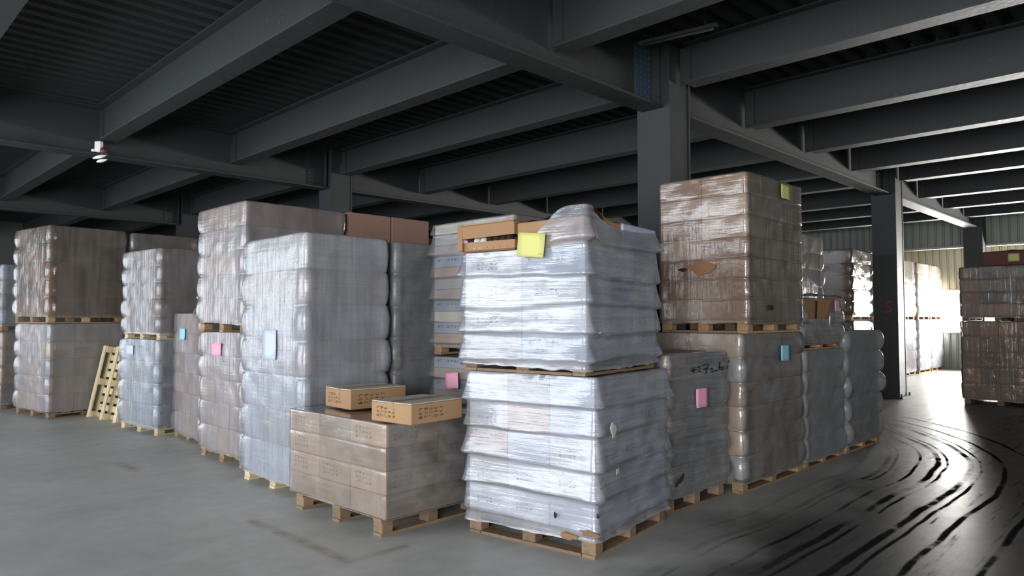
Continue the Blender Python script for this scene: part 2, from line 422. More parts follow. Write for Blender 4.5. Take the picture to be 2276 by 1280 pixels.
# walls the photograph does not show, with the door and window openings that let the daylight in
struct(obj('wall_left', mesh_of('wall', [
    box_data(0.2, 5.3, 5.2, 0, (UW, -6.95, 2.6)), box_data(0.2, 4.0, 5.2, 0, (UW, 2.7, 2.6)), box_data(0.2, 2.3, 5.2, 0, (UW, 14.85, 2.6)), box_data(0.2, 5.0, 5.2, 0, (UW, 26.5, 2.6)),
    box_data(0.2, 28.3, 0.9, 0, (UW, 9.85, 4.7))]), M['wall']))
struct(obj('wall_front', mesh_of('wall', [
    box_data(33.4, 0.2, 2.0, 0, (9.2, VW0, 1.0)), box_data(33.4, 0.2, 1.5, 0, (9.2, VW0, 4.4)),
    box_data(0.5, 0.2, 1.7, 0, (-4.75, VW0, 2.83)), box_data(22.4, 0.2, 1.7, 0, (14.7, VW0, 2.83))]), M['wall']))
struct(bx('wall_back', (UW, VW1, 0), (UB + 0.1, VW1 + 0.2, 5.2), M['wall']))
# bulkhead over the annex opening and outer annex wall: plain sheet, with single cladding panels where they can be told apart
def rib_mesh(wd, h):
    """one cladding sheet, facing -x, with a raised rib along its edge"""
    p = [(0, 0), (0, wd * 0.72), (-0.035, wd * 0.78), (-0.035, wd * 0.88), (0, wd * 0.93)]
    p2 = [(0.02, wd * 0.93), (0.02, 0)]
    V = [(a, b, 0) for a, b in p + p2] + [(a, b, h) for a, b in p + p2]; n = len(p + p2)
    Fc = [(k, (k + 1) % n, (k + 1) % n + n, k + n) for k in range(n)] + [tuple(range(n - 1, -1, -1)), tuple(range(n, 2 * n))]
    return mesh_of('panel', [(V, Fc)])
def clad(name, u, v0, v1, z0, z1, m, wd, pv0, pv1, label):
    root = struct(bx(name, (u, v0, z0), (u + 0.1, v1, z1), m), label)
    me = rib_mesh(wd, z1 - z0)
    n = int((pv1 - pv0) / wd)
    for k in range(n):
        o = obj('panel', me, m, root); o.matrix_world = Matrix.Translation((u - 0.022, pv0 + k * wd, z0))
        o.location = Vector((u - 0.022, pv0 + k * wd, z0)) - root.location
    return root
clad('wall_right', UB, VW0, VW1, 3.68, 4.95, M['clad'], 0.2, 2.6, 10.6, 'grey ribbed steel bulkhead under the last beam')
struct(bx('trim_1', (UB - 0.06, VW0, 3.62), (UB + 0.12, VW1, 3.68), M['trim']), 'pale edge strip along the foot of the bulkhead')
clad('wall_right', UO, VW0, 13.0, 2.5, 4.35, M['clad_pale'], 0.2, 3.6, 10.4, 'pale ribbed wall above the window strip')
clad('wall_right', UO, VW0, 13.0, 0.0, 1.13, M['clad'], 0.2, 3.6, 10.4, 'grey ribbed wall below the window strip')
struct(bx('trim_2', (UO - 0.06, VW0, 1.13), (UO + 0.1, 13.0, 1.17), M['trim']))
struct(bx('trim_3', (UO - 0.05, VW0, 2.46), (UO + 0.1, 13.0, 2.5), M['trim']))
struct(bx('wall_right', (UO, 8.2, 1.17), (UO + 0.1, 13.0, 2.46), M['clad_pale']), 'pale solid wall closing the window strip')
struct(bx('wall_back', (UB, 13.0, 0), (UO + 0.1, 13.1, 4.4), M['clad_pale']))
struct(bx('wall_right', (UB, 13.0, 0), (UB + 0.1, VW1, 3.62), M['clad']))
struct(bx('wall_light_blocker', (16.95, VW0, 0), (17.1, 2.9, 2.5), M['clad']), 'low unseen light blocker added behind the stack at the lane end')  # added wall, out of view: keeps window-strip light off the lane and near row
struct(bx('wall_front', (UB, VW0 - 0.1, 0), (UO + 0.1, VW0, 4.4), M['clad']))

# steelwork
COLU = [-0.9, 7.43, 15.76, 23.23]
GV = [-2.8, 4.75, 12.3, 19.85]
ZG = 4.11
def column(u, v, label):
    root = struct(empty('steel_column', (u, v, 0)), label)
    b = 0.225; t = 0.03
    V = []
    obj('shaft', mesh_of('shaft', [box_data(0.42, 0.44, ZD, 0, (0, 0, ZD / 2)),
        box_data(0.03, 0.46, ZD, 0, (-0.215, 0, ZD / 2)), box_data(0.03, 0.46, ZD, 0, (0.215, 0, ZD / 2))]), M['steel'], root)
    obj('base_plate', box_mesh(0.6, 0.6, 0.03), M['steel'], root, (0, 0, 0.015))
    for a in (-1, 1):
        for c in (-1, 1):
            obj('anchor_bolt', mesh_of('bolt', [cyl_data(0.016, 0.06, 8)]), M['plate'], root, (a * 0.265, c * 0.265, 0.06))
    return root
names = {(1, 1): 'grey steel column rising behind the tallest brown pallet stack', (2, 1): 'dark steel column with a red painted mark beside the bright window',
         (3, 1): 'dark steel column standing against the ribbed far wall', (1, 2): 'steel column top showing over the brown cartons behind the grey stack',
         (1, 3): 'faint steel column in the dark beyond the far stacks'}
cols = {}
for i, u in enumerate(COLU):
    for j, v in enumerate(GV):
        if i == 0 and j in (0, 1): continue
        if i == 0 and j == 2: continue
        if j == 0: continue
        cols[(i, j)] = column(u, v, names.get((i, j), 'grey steel column hidden among the pallet stacks'))
bolt_me = mesh_of('bolt', [cyl_data(0.017, 0.022, 6, axis='y')])
def splice(parent, uc, side, nu, nz, wd, hh, lz, bolts=True, m='steel'):
    """bolted plate on the near face of a girder web; parent origin at the girder's own centre"""
    p = obj('splice_plate', box_mesh(wd, 0.016, hh), M[m], parent, (uc, side * 0.016, lz))
    if bolts:
        for a in range(nu):
            for c in range(nz):
                obj('bolt', bolt_me, M[m], p, ((a - (nu - 1) / 2) * wd * 0.78 / max(1, nu - 1), side * 0.018, (c - (nz - 1) / 2) * hh * 0.86 / (nz - 1)))
    return p
for j, v in enumerate(GV):
    for i in range(len(COLU) - 1):
        if j == 0 and i < 1: pass
        a, b = COLU[i] + 0.235, COLU[i + 1] - 0.235
        L = b - a; h = ZD - ZG
        root = struct(empty('girder_beam', ((a + b) / 2, v, ZG)), 'deep steel girder spanning between columns')
        obj('web', box_mesh(L, 0.02, h - 0.05), M['steel'], root, (0, 0, h / 2))
        obj('bottom_flange', box_mesh(L, 0.3, 0.026), M['steel'], root, (0, 0, 0.013))
        obj('top_flange', box_mesh(L, 0.3, 0.026), M['steel'], root, (0, 0, h - 0.013))
        for sgn in (-1, 1):
            uc = sgn * (L / 2 - 0.24)
            vis = (j == 1 and (i, sgn) in ((0, 1), (1, 1))) or (j == 2 and (i, sgn) == (0, 1))
            splice(root, uc, -1, 4, 9, 0.3, h - 0.12, h / 2, vis, 'plate' if (j, i, sgn) == (1, 0, 1) else 'steel')
            obj('stiffener', box_mesh(0.014, 0.26, h - 0.06), M['steel'], root, (sgn * (L / 2 - 0.05), 0, h / 2))
# secondary beams
BU = [-2.98, -0.9, 1.18, 3.26, 5.35, 7.43, 9.51, 11.6, 13.68, 15.76, 17.85, 19.93, 21.98]
GVX = [VW0 + 0.1, -2.8, 4.75, 12.3, 19.85, VW1]
for u in BU:
    iscol = any(abs(u - c) < 0.05 for c in COLU)
    for k in range(len(GVX) - 1):
        a, b = GVX[k], GVX[k + 1]
        g0 = 0.24 if (iscol and k > 0) else 0.03
        g1 = 0.24 if (iscol and k < len(GVX) - 2) else 0.03
        a += g0; b -= g1; L = b - a
        zb = 4.38 if iscol else 4.3
        h = ZD - zb
        root = struct(empty('roof_beam', (u, (a + b) / 2, zb)), 'grey steel cross beam under the roof deck')
        obj('web', box_mesh(0.014, L, h - 0.04), M['steel'], root, (0, 0, h / 2))
        obj('bottom_flange', box_mesh(0.24, L - 0.24, 0.02), M['steel'], root, (0, 0, 0.01))
        obj('top_flange', box_mesh(0.24, L - 0.24, 0.02), M['steel'], root, (0, 0, h - 0.01))
        if 1 <= k <= 3:
            for sgn in (-1, 1):
                obj('fin_plate', box_mesh(0.03, 0.13, h - 0.09), M['steel'], root, (-0.02, sgn * (L / 2 - 0.09), h / 2))
# red number painted on the second column
cu = bpy.data.curves.new('digit', 'FONT'); cu.body = '5'; cu.size = 0.34; cu.extrude = 0.002; cu.align_x = 'CENTER'; cu.align_y = 'CENTER'
tmp = bpy.data.objects.new('digit', cu); C.objects.link(tmp)
me = bpy.data.meshes.new_from_object(tmp.evaluated_get(bpy.context.evaluated_depsgraph_get()))
bpy.data.objects.remove(tmp)
me.materials.clear()
p = on_u(1974, 684, 15.76 - 0.232)
o = obj('painted_mark', me, M['red'], cols[(2, 1)], (-0.234, p.y - 4.75, p.z), (PI / 2, 0, -PI / 2))

# ------------------------------------------------------------------ pallets, cartons, stretch film
def pallet(parent, name, sx, sy, h, m, skids='u', z=0.0, nd=6, as_thing=False):
    """block pallet; the mesh itself is the three cross stringers, its boards and blocks are its pieces"""
    tb, th = 0.02, 0.02
    bh = h - 3 * tb
    pm = mesh_of('stringers', [box_data(sx, 0.1, th, 0, (0, y, h - tb - th / 2)) for y in (-sy / 2 + 0.055, 0, sy / 2 - 0.055)])
    p = obj(name, pm, m, parent, (0, 0, z))
    bw = min(0.13, sx / nd * 0.72)
    for k in range(nd):
        x = -sx / 2 + bw / 2 + k * (sx - bw) / (nd - 1)
        obj('deck_board', box_mesh(bw, sy, tb), m, p, (x, 0, h - tb / 2))
    bs = 0.1
    for a in (-1, 0, 1):
        for b in (-1, 0, 1):
            obj('block', box_mesh(bs, bs + 0.01, bh, 0.004), m, p, (a * (sx / 2 - bs / 2 - 0.003), b * (sy / 2 - bs / 2 - 0.003), tb + bh / 2))
    if skids in ('u', 'both'):
        for b in (-1, 0, 1): obj('bottom_board', box_mesh(sx, 0.1, tb), m, p, (0, b * (sy / 2 - 0.052), tb / 2))
    if skids in ('v', 'both'):
        for a in (-1, 0, 1): obj('bottom_board', box_mesh(0.1, sy if skids == 'v' else sy - 0.22, tb), m, p, (a * (sx / 2 - 0.052), 0, tb / 2))
    return p

def nz(x, y, z): return noise.noise(Vector((x, y, z)))
def film_mesh(sx, sy, z0, bounds, style='scallop', amp=0.03, seed=0.0, r=0.035, top=None, side=22, skirt=0.03, rows=9, wr=0.006, tilt=0.012, cap=True, sag=0.01):
    """shell of stretch film round a load of footprint sx, sy; bounds = heights of the layer joints, first to last.
    top(x, y) may give another height for the upper edge (torn film)"""
    pts = []
    hx, hy = sx / 2, sy / 2
    cs = [(-hx + r, -hy + r, PI, 1.5 * PI), (hx - r, -hy + r, 1.5 * PI, 2 * PI), (hx - r, hy - r, 0, 0.5 * PI), (-hx + r, hy - r, 0.5 * PI, PI)]
    for k in range(4):
        cx_, cy_, a0, a1 = cs[k]
        for q in range(7):
            a = a0 + (a1 - a0) * q / 6
            pts.append((cx_ + r * math.cos(a), cy_ + r * math.sin(a), math.cos(a), math.sin(a), 1.0))
        nx_, ny_, b0, _ = cs[(k + 1) % 4]
        ex, ey = nx_ + r * math.cos(b0), ny_ + r * math.sin(b0)
        sx_, sy_ = pts[-1][0], pts[-1][1]
        for q in range(1, side):
            f = q / side
            d = min(f, 1 - f) * math.hypot(ex - sx_, ey - sy_)
            pts.append((sx_ + (ex - sx_) * f, sy_ + (ey - sy_) * f, pts[-1][2] if q > 1 else math.cos(a1), pts[-1][3] if q > 1 else math.sin(a1), math.exp(-d / 0.055)))
    n = len(pts)
    levels = [(bounds[0] - skirt, -1, 0.0)]
    if style == 'pagoda': ss = [0.0, 0.05, 0.10, 0.16, 0.26, 0.4, 0.56, 0.72, 0.88]
    else: ss = [0.0, 0.05, 0.13, 0.25, 0.38, 0.5, 0.62, 0.75, 0.87, 0.95]
    for L in range(len(bounds) - 1):
        for s in ss: levels.append((bounds[L] + (bounds[L + 1] - bounds[L]) * s, L, s))
    levels.append((bounds[-1], len(bounds) - 1, 0.0))
    V = []
    ztop = bounds[-1]
    for (z, L, s) in levels:
        for (x, y, ax, ay, cw) in pts:
            m = 0.75 + 0.9 * nz(x * 1.7 + seed, y * 1.7, L * 3.1 + seed)
            if style == 'pagoda':
                up = s / 0.1 if s < 0.1 else 1.0
                f = (up * (2 - up) if s < 0.1 else ((1 - s) / 0.9) ** 1.5) if 0 <= L < len(bounds) - 1 else (0.55 if L < 0 else 0.0)
                d = amp * f * m * (0.5 + 0.7 * cw)
            elif style == 'scallop':
                f = math.sin(PI * s) ** 0.55 if 0 <= L < len(bounds) - 1 else 0.0
                d = amp * f * m * (0.04 + 0.96 * cw) - (0.004 * cw if f == 0 else 0)
            else:
                f = 1.0 - math.exp(-min(s, 1 - s) / 0.05) if 0 <= L < len(bounds) - 1 else 0.0
                d = amp * f * m * (0.4 + 0.6 * cw)
            d += wr * nz(x * 6 + seed, y * 6 + 3, z * 7) + wr * 0.6 * nz(x * 14 + seed, y * 14 + 3, z * 11 + 9)
            Lf = L + s
            dz = tilt * (nz(x * 0.9 + seed * 2, y * 0.9, Lf * 1.3 + 5) * 1.6 + 0.4 * nz(x * 4, y * 4 + seed, Lf * 1.1))
            if L < 0: dz = 0.02 * nz(x * 2.2 + seed, y * 2.2, 1.0) + 0.012 * nz(x * 9 + seed, y * 9, 1.0)
            if L == len(bounds) - 1: dz *= 0.5
            zz = z + dz
            if top is not None:
                tz = top(x, y)
                if z > bounds[0]:
                    q = (z - bounds[0]) / (ztop - bounds[0])
                    if tz < ztop: zz = min(zz, tz + 0.012 * (1 - q) * 0)
                    else: zz = zz + (tz - ztop) * max(0, (q - 0.72) / 0.28) ** 1.3
            if top is None: zz = min(zz, ztop)
            V.append((x + ax * d, y + ay * d, zz))
    Fc = []
    for k in range(len(levels) - 1):
        for q in range(n):
            a = k * n + q; b = k * n + (q + 1) % n
            if top is not None and V[a][2] == V[a + n][2] and V[b][2] == V[b + n][2]: continue
            Fc.append((a, b, b + n, a + n))
    if cap:
        base = len(V) - n
        for f, dz in ((0.94, -0.001), (0.6, -sag), (0.25, -sag * 1.3)):
            for (x, y, ax, ay, cw), (bx_, by_, bz_) in zip(pts, V[base:base + n]):
                px, py = x * f, y * f
                V.append((px, py, min(ztop, bz_ + dz + 0.006 * nz(px * 5 + seed, py * 5, 2))))
        rings = [base, base + n, base + 2 * n, base + 3 * n]
        for k in range(3):
            for q in range(n): Fc.append((rings[k] + q, rings[k] + (q + 1) % n, rings[k + 1] + (q + 1) % n, rings[k + 1] + q))
        V.append((0, 0, ztop - sag)); c0 = len(V) - 1
        for q in range(n): Fc.append((rings[3] + q, rings[3] + (q + 1) % n, c0))
    me = bpy.data.meshes.new('film'); me.from_pydata(V, [], Fc)
    for p in me.polygons: p.use_smooth = True
    me.update()
    return me

SEED = [0.0]
def load(label, F_, su, sv, rot, z0, zl0, zl1, n, cartons, film='grey', style='scallop', amp=0.03, wood='wood', skids='u', pal=(0, 0), palshift=(0, 0),
         group='wrapped pallet loads in the warehouse', cat='pallet load', name='pallet_load', inset=0.02, film_kw=None, nofilm=False, rows_mats=None, seams_v=None):
    """one wrapped pallet: F_ = the corner nearest the aisles (u, v); su, sv = footprint; z0 = what it stands on"""
    SEED[0] += 3.7
    seed = SEED[0]
    rz = R(rot)
    ctr = Vector((F_[0], F_[1], 0)) - Matrix.Rotation(rz, 3, 'Z') @ Vector((-su / 2, -sv / 2, 0))
    root = empty(name, (ctr.x, ctr.y, z0), rz)
    tag(root, label, cat, group)
    root['half'] = [su / 2, sv / 2]
    psu, psv = (pal[0] or su - 0.05), (pal[1] or sv - 0.05)
    if zl0 - z0 > 0.05:
        pl = pallet(root, 'pallet', psu, psv, zl0 - z0, M[wood], skids)
        pl.location.x += palshift[0]; pl.location.y += palshift[1]
    nu, nv, nl = n
    H = zl1 - zl0; lh = H / nl
    rnd = random.Random(seed)
    ix = inset
    gx = (su - 2 * ix) / nu; gy = (sv - 2 * ix) / nv
    for L in range(nl):
        mats = rows_mats[L % len(rows_mats)] if rows_mats else cartons
        flip = (L % 2 == 1) and nu == nv
        for a in range(nu):
            for b in range(nv):
                if 0 < a < nu - 1 and 0 < b < nv - 1 and L < nl - 1: continue
                o = obj('carton', box_mesh(gx - 0.004, gy - 0.004, lh - 0.003, 0.004), M[rnd.choice(mats)], root,
                        (-su / 2 + ix + gx * (a + 0.5) + rnd.uniform(-.004, .004), -sv / 2 + ix + gy * (b + 0.5) + rnd.uniform(-.004, .004), zl0 - z0 + lh * (L + 0.5)),
                        (0, 0, rnd.uniform(-.006, .006)))
    if not nofilm:
        kw = dict(film_kw or {})
        me = film_mesh(su, sv, 0, [zl0 - z0 + lh * L for L in range(nl)] + [zl1 - z0 + 0.004], style, amp, seed, **kw)
        fo = obj('stretch_film', me, F[film], root)
    return root
def sheet(root, px0, py0, px1, py1, face, m, plane, lift=0.03, tiltz=0.0):
    """paper sheet stuck on a load: face 'u' or 'v' is the side it is on, measured between two pixels"""
    a = on_u(px0, py0, plane) if face == 'u' else on_v(px0, py0, plane)
    b = on_u(px1, py1, plane) if face == 'u' else on_v(px1, py1, plane)
    c = (a + b) / 2; h = abs(a.z - b.z); wd = abs((a.y - b.y) if face == 'u' else (a.x - b.x))
    me = sheet_mesh(wd, h, face)
    o = obj('paper_sheet', me, M[m], root)
    rz = root.rotation_euler.z
    inv = Matrix.Rotation(-rz, 3, 'Z')
    lc = inv @ (Vector((c.x, c.y, 0)) - Vector((root.location.x, root.location.y, 0)))
    hs = root['half']
    if face == 'u': lc.x = -hs[0] - lift
    else: lc.y = -hs[1] - lift
    o.location = (lc.x, lc.y, c.z - root.location.z)
    o.rotation_euler = (0, 0, 0)
    if face == 'u': o.rotation_euler = (tiltz, 0, 0)
    else: o.rotation_euler = (0, tiltz, 0)
    return o
def sheet_mesh(wd, h, face):
    """slightly curled paper, 1 mm thick"""
    V, Fc = [], []
    nx, ny = 4, 5
    for s in (0, 1):
        for i in range(nx + 1):
            for j in range(ny + 1):
                a, b = i / nx - 0.5, j / ny - 0.5
                d = 0.004 * (2 * b) ** 2 * (1 if b < 0 else 0.3) - 0.002 * math.cos(2.2 * a) + s * 0.001
                V.append((-d, a * wd, b * h) if face == 'u' else (a * wd, -d, b * h))
    N = (nx + 1) * (ny + 1)
    for s in (0, 1):
        for i in range(nx):
            for j in range(ny):
                q = [s * N + i * (ny + 1) + j, s * N + (i + 1) * (ny + 1) + j, s * N + (i + 1) * (ny + 1) + j + 1, s * N + i * (ny + 1) + j + 1]
                Fc.append(tuple(q if s else q[::-1]))
    ring = [i * (ny + 1) for i in range(nx)] + [nx * (ny + 1) + j for j in range(ny)] + [i * (ny + 1) + ny for i in range(nx, 0, -1)] + [j for j in range(ny, 0, -1)]
    for k in range(len(ring)):
        a, b = ring[k], ring[(k + 1) % len(ring)]; Fc.append((a, b, b + N, a + N))
    return mesh_of('sheet', [(V, Fc)], True)

GL, GR = 'wrapped pallets along the near aisle', 'wrapped pallets along the truck lane'
GF = 'wrapped pallets by the far window'

# --- front corner: two bag-wrapped loads one on the other
s1 = load('milky film-wrapped load on the floor at the front corner, lower of its stack', (3.75, 2.94), 1.15, 1.13, 8.5, 0, 0.165, 1.2, (3, 3, 5),
          ['white', 'lavender', 'white', 'lavender', 'grey', 'kraft_dull'], 'white', 'pagoda', 0.05, 'wood_dark', 'both', group=GL, film_kw=dict(tilt=0.03, wr=0.007, skirt=0.06))
s1b = load('milky film-wrapped load with torn top and opened carton, upper of the front stack', (3.72, 2.99), 1.12, 1.1, 8.5, 1.208, 1.295, 2.095, (3, 2, 4),
           ['white', 'lavender', 'white', 'grey', 'blue'], 'white', 'pagoda', 0.05, 'wood_dark', 'both', group=GL, nofilm=True)
# torn-open top layer of the upper load
def torn_top():
    root = s1b
    hx, hy = 0.56, 0.55
    z = 2.09 - 1.2
    # far carton: tray, gap with tins, lid lifted; beside it a whole carton and one under the film
    tray = mesh_of('tray', [box_data(0.5, 0.5, 0.012, 0, (0, 0, 0.006))] + [box_data(0.012, 0.5, 0.075, 0, (s * 0.244, 0, 0.037)) for s in (-1, 1)] + [box_data(0.476, 0.012, 0.075, 0, (0, s * 0.244, 0.037)) for s in (-1, 1)])
    t = obj('carton_tray', tray, M['kraft'], root, (-hx + 0.255, hy - 0.25, z))
    obj('carton_liner', box_mesh(0.44, 0.46, 0.09), M['inside'], root, (-hx + 0.29, hy - 0.25, z + 0.06))
    tin = mesh_of('tin', [cyl_data(0.03, 0.1, 14)], True)
    for k in range(7):
        obj('tin', tin, M['tin'] if k in (1, 2) else M['inside'], root, (-hx + 0.045, hy - 0.06 - k * 0.062, z + 0.066), (0.1 * (k % 3 - 1), 0.25, 0))
    lid = mesh_of('lid', [box_data(0.52, 0.5, 0.012, 0, (0, 0, 0.1))] + [box_data(0.012, 0.5, 0.1, 0, (s * 0.254, 0, 0.05)) for s in (-1, 1)] + [box_data(0.5, 0.012, 0.1, 0, (0, s * 0.244, 0.05)) for s in (-1, 1)])
    obj('carton_lid', lid, M['kraft'], root, (-hx + 0.25, hy - 0.25, z + 0.105), (R(-1.5), 0, R(1)))
    obj('carton_flap', box_mesh(0.02, 0.05, 0.2, 0.004), M['kraft'], root, (-hx - 0.01, hy - 0.0, z + 0.11), (R(-3), R(4), 0))
    obj('carton', box_mesh(0.52, 0.56, 0.19, 0.006), M['kraft'], root, (-hx + 0.27, -hy + 0.3, z + 0.098), (R(-1), 0, R(-1)))
    obj('carton', box_mesh(0.56, 0.54, 0.2, 0.006), M['lavender'], root, (hx - 0.29, hy - 0.28, z + 0.1))
    obj('carton', box_mesh(0.56, 0.54, 0.2, 0.006), M['lavender'], root, (hx - 0.29, -hy + 0.28, z + 0.1))
    top_z = 2.27 - 1.2
    def edge(x, y):
        # film torn off the aisle side: low at the far corner, rising to a peak at the front corner, level on the lane side
        if x < -0.45:
            f = (0.55 - y) / 1.1          # 0 at the far corner, 1 at the front corner
            if f < 0.45: return z - 0.02 + 0.03 * nz(y * 8, 3, 1)
            g = min(1.0, (f - 0.45) / 0.42); g = g * g * (3 - 2 * g)
            return z - 0.02 + g * (0.30) + 0.012 * nz(y * 9, 1, 1)
        if y < -0.45:
            f = (x + 0.56) / 1.12
            return top_z + 0.10 * math.exp(-(f / 0.16) ** 2) - 0.03 * math.sin(f * PI) + 0.01 * nz(x * 7, 2, 2)
        return top_z
    me = film_mesh(1.12, 1.1, 0, [0.09, 0.285, 0.48, 0.675, 0.88, top_z], 'pagoda', 0.05, 91.0, top=edge, tilt=0.03, wr=0.008, skirt=0.05, cap=False, side=40)
    obj('stretch_film', me, F['white'], root)
    # the loose film that still covers the lane half of the top
    V, Fc = [], []
    N, K = 26, 16
    for a in range(N + 1):
        for b in range(K + 1):
            x = -0.54 + 1.08 * a / N
            y = -0.545 + (0.62 + 0.06 * math.sin(a * 0.9)) * b / K
            zz = top_z + 0.01
            f = (x + 0.56) / 1.12
            zz += 0.10 * math.exp(-(f / 0.2) ** 2) * math.exp(-((y + 0.5) / 0.2) ** 2) + 0.02 * nz(x * 6, y * 6, 4) + 0.012 * nz(x * 15, y * 15, 4)
            if b == K: zz -= 0.02
            V.append((x, y, zz))
    for a in range(N):
        for b in range(K): q = a * (K + 1) + b; Fc.append((q, q + K + 1, q + K + 2, q + 1))
    obj('loose_film', mesh_of('loose', [(V, Fc)], True), F['white'], root)
torn_top()
sheet(s1b, 1163, 522, 1216, 570, 'u', 'yellow', 3.66, 0.05, R(6))

# --- low load of printed cartons in the aisle, with two loose cartons on it
s2 = load('low load of printed kraft cartons under clear film, two loose cartons on top', (3.03, 4.30), 1.03, 1.35, 1.5, 0, 0.14, 0.825, (2, 3, 4),
          ['kraft_print', 'kraft_print', 'kraft_print', 'kraft'], 'clear', 'flat', 0.006, 'wood_dark', 'u', pal=(0.98, 1.2), group=GL, film_kw=dict(wr=0.004, tilt=0.004, skirt=0.0, r=0.012, sag=0.004), inset=0.008)
def loose_carton(px_f, px_l, u0, su, sv, h, rot, label, zt=0.84):
    a = on_u(px_f, 900, u0)
    rz = R(rot)
    ctr = Vector((u0, a.y, 0)) - Matrix.Rotation(rz, 3, 'Z') @ Vector((-su / 2, -sv / 2, 0))
    root = empty('cardboard_box', (ctr.x, ctr.y, zt), rz)
    tag(root, label, 'cardboard box', 'loose cartons on the low load')
    obj('body', box_mesh(su, sv, h - 0.006, 0.005), M['kraft_loose'], root, (0, 0, (h - 0.006) / 2))
    for s in (-1, 1):
        obj('flap', box_mesh(su - 0.004, sv / 2 - 0.004, 0.006), M['dusty'], root, (0, s * (sv / 4), h - 0.002), (R(s * 0.6), 0, 0))
    tp = mesh_of('tape', [box_data(su + 0.004, 0.05, 0.0015, 0, (0, 0, h + 0.003)), box_data(0.0015, 0.05, 0.07, 0, (-su / 2 - 0.001, 0, h - 0.032)), box_data(0.0015, 0.05, 0.07, 0, (su / 2 + 0.001, 0, h - 0.032))])
    obj('tape', tp, M['tape'], root)
    return root
loose_carton(779, 718, 3.24, 0.55, 0.42, 0.165, -2, 'sealed printed carton lying nearer the grey wrapped stack')
loose_carton(914, 835, 3.08, 0.53, 0.43, 0.15, 6, 'printed carton with parted flaps lying nearer the front corner')

# --- near aisle row, going away
s3 = load('tall grey film-wrapped load with pale blue sheet, behind the low carton load', (3.17, 5.75), 0.9, 1.22, 0, 0, 0.1, 2.37, (2, 3, 7),
          ['grey'], 'grey', 'scallop', 0.04, 'wood_pale', 'u', group=GL, rows_mats=[['lavender'], ['lavender', 'grey'], ['grey', 'lavender'], ['grey', 'mauve'], ['mauve', 'grey'], ['kraft_dull', 'grey'], ['grey', 'dusty']], film_kw=dict(r=0.05, skirt=0.02))
sheet(s3, 585, 733, 611, 800, 'u', 'pale', 3.15, 0.012)
s5 = load('dark grey wrapped tall load squeezed behind the tall grey load', (4.18, 5.8), 0.93, 1.2, 0, 0, 0.1, 2.36, (2, 2, 7),
          ['dark'], 'dull', 'scallop', 0.05, 'wood', 'u', group=GL, film_kw=dict(r=0.05))
s4 = load('mauve wrapped load with pink sheet under a carton load, beside the tall grey load', (3.37, 7.38), 1.2, 1.17, 0, 0, 0.11, 1.44, (3, 3, 5),
          ['mauve', 'mauve', 'kraft_dull'], 'mauve', 'scallop', 0.03, 'wood', 'u', group=GL)
sheet(s4, 470, 762, 491, 791, 'u', 'pink', 3.36, 0.012)
s4b = load('hazy wrapped carton load stacked over the mauve load, tallest of the near aisle', (3.36, 7.4), 1.24, 1.22, 0, 1.444, 1.57, 2.87, (3, 3, 5),
           ['mauve', 'kraft_dull', 'mauve'], 'mauve', 'scallop', 0.03, 'wood', 'u', group=GL, rows_mats=[['mauve'], ['mauve', 'grey'], ['mauve', 'kraft_dull'], ['grey', 'mauve'], ['kraft_dull', 'kraft_dark', 'kraft']])
s4c = load('load topped with bare brown cartons, behind the dark grey load', (4.66, 7.4), 1.24, 1.2, 0, 0, 0.12, 2.56, (2, 2, 8),
           ['kraft_dark', 'kraft_dull'], 'dull', 'scallop', 0.03, 'wood', 'u', group=GL)
for a in (0, 1):
    for b in (0, 1):
        obj('carton', box_mesh(0.6, 0.58, 0.32, 0.005), M['kraft_red'], s4c, (-0.31 + a * 0.62, -0.3 + b * 0.6, 2.565 + 0.16), (0, 0, R(0.6 * (a - b))))
s6 = load('single wrapped load with blue sheet and loose film on top', (3.6, 9.1), 1.1, 1.08, -3, 0, 0.08, 1.66, (3, 3, 6),
          ['mauve', 'mauve', 'kraft_dull', 'kraft_dark'], 'mauve', 'scallop', 0.03, 'wood', 'u', group=GL)
sheet(s6, 394, 730, 407, 755, 'u', 'sky', 3.6, 0.012)
def film_tuft(root, loc, rad, h, film, seed, lean=(0.0, 0.0)):
    """a gathered end of film standing up from a load"""
    V, Fc = [], []
    N, K = 22, 7
    for k in range(K + 1):
        f = k / K
        for q in range(N):
            a = 2 * PI * q / N
            rr = rad * (1 - 0.55 * f ** 0.7) * (1 + 0.28 * nz(math.cos(a) * 2 + seed, math.sin(a) * 2, f * 2) + 0.2 * math.sin(5 * a + seed) * f)
            V.append((rr * math.cos(a) + lean[0] * f * f, rr * math.sin(a) + lean[1] * f * f, h * f + 0.04 * f * nz(math.cos(a) * 3, math.sin(a) * 3, seed)))
    for k in range(K):
        for q in range(N): Fc.append((k * N + q, k * N + (q + 1) % N, (k + 1) * N + (q + 1) % N, (k + 1) * N + q))
    return obj('film_tuft', mesh_of('tuft', [(V, Fc)], True), F[film], root, loc)
film_tuft(s6, (-0.3, -0.18, 1.64), 0.24, 0.24, 'mauve', 4.0, (-0.05, 0.12))
s7 = load('blue-grey wrapped load on the floor with a pale sheet, beside the leaning pallet', (3.47, 10.24), 1.1, 1.26, 4.5, 0, 0.11, 1.3, (3, 3, 4),
          ['lavender', 'grey', 'blue'], 'grey', 'scallop', 0.05, 'wood_pale', 'u', group=GL)
sheet(s7, 287, 766, 300, 788, 'u', 'pale', 3.42, 0.014)
s7b = load('hazy wrapped load on a pale pallet, over the blue-grey load', (3.46, 10.2), 1.15, 1.22, 4.5, 1.304, 1.4, 2.56, (3, 3, 5),
           ['dark', 'brown', 'dark'], 'mauve', 'scallop', 0.045, 'wood_pale', 'u', group=GL)
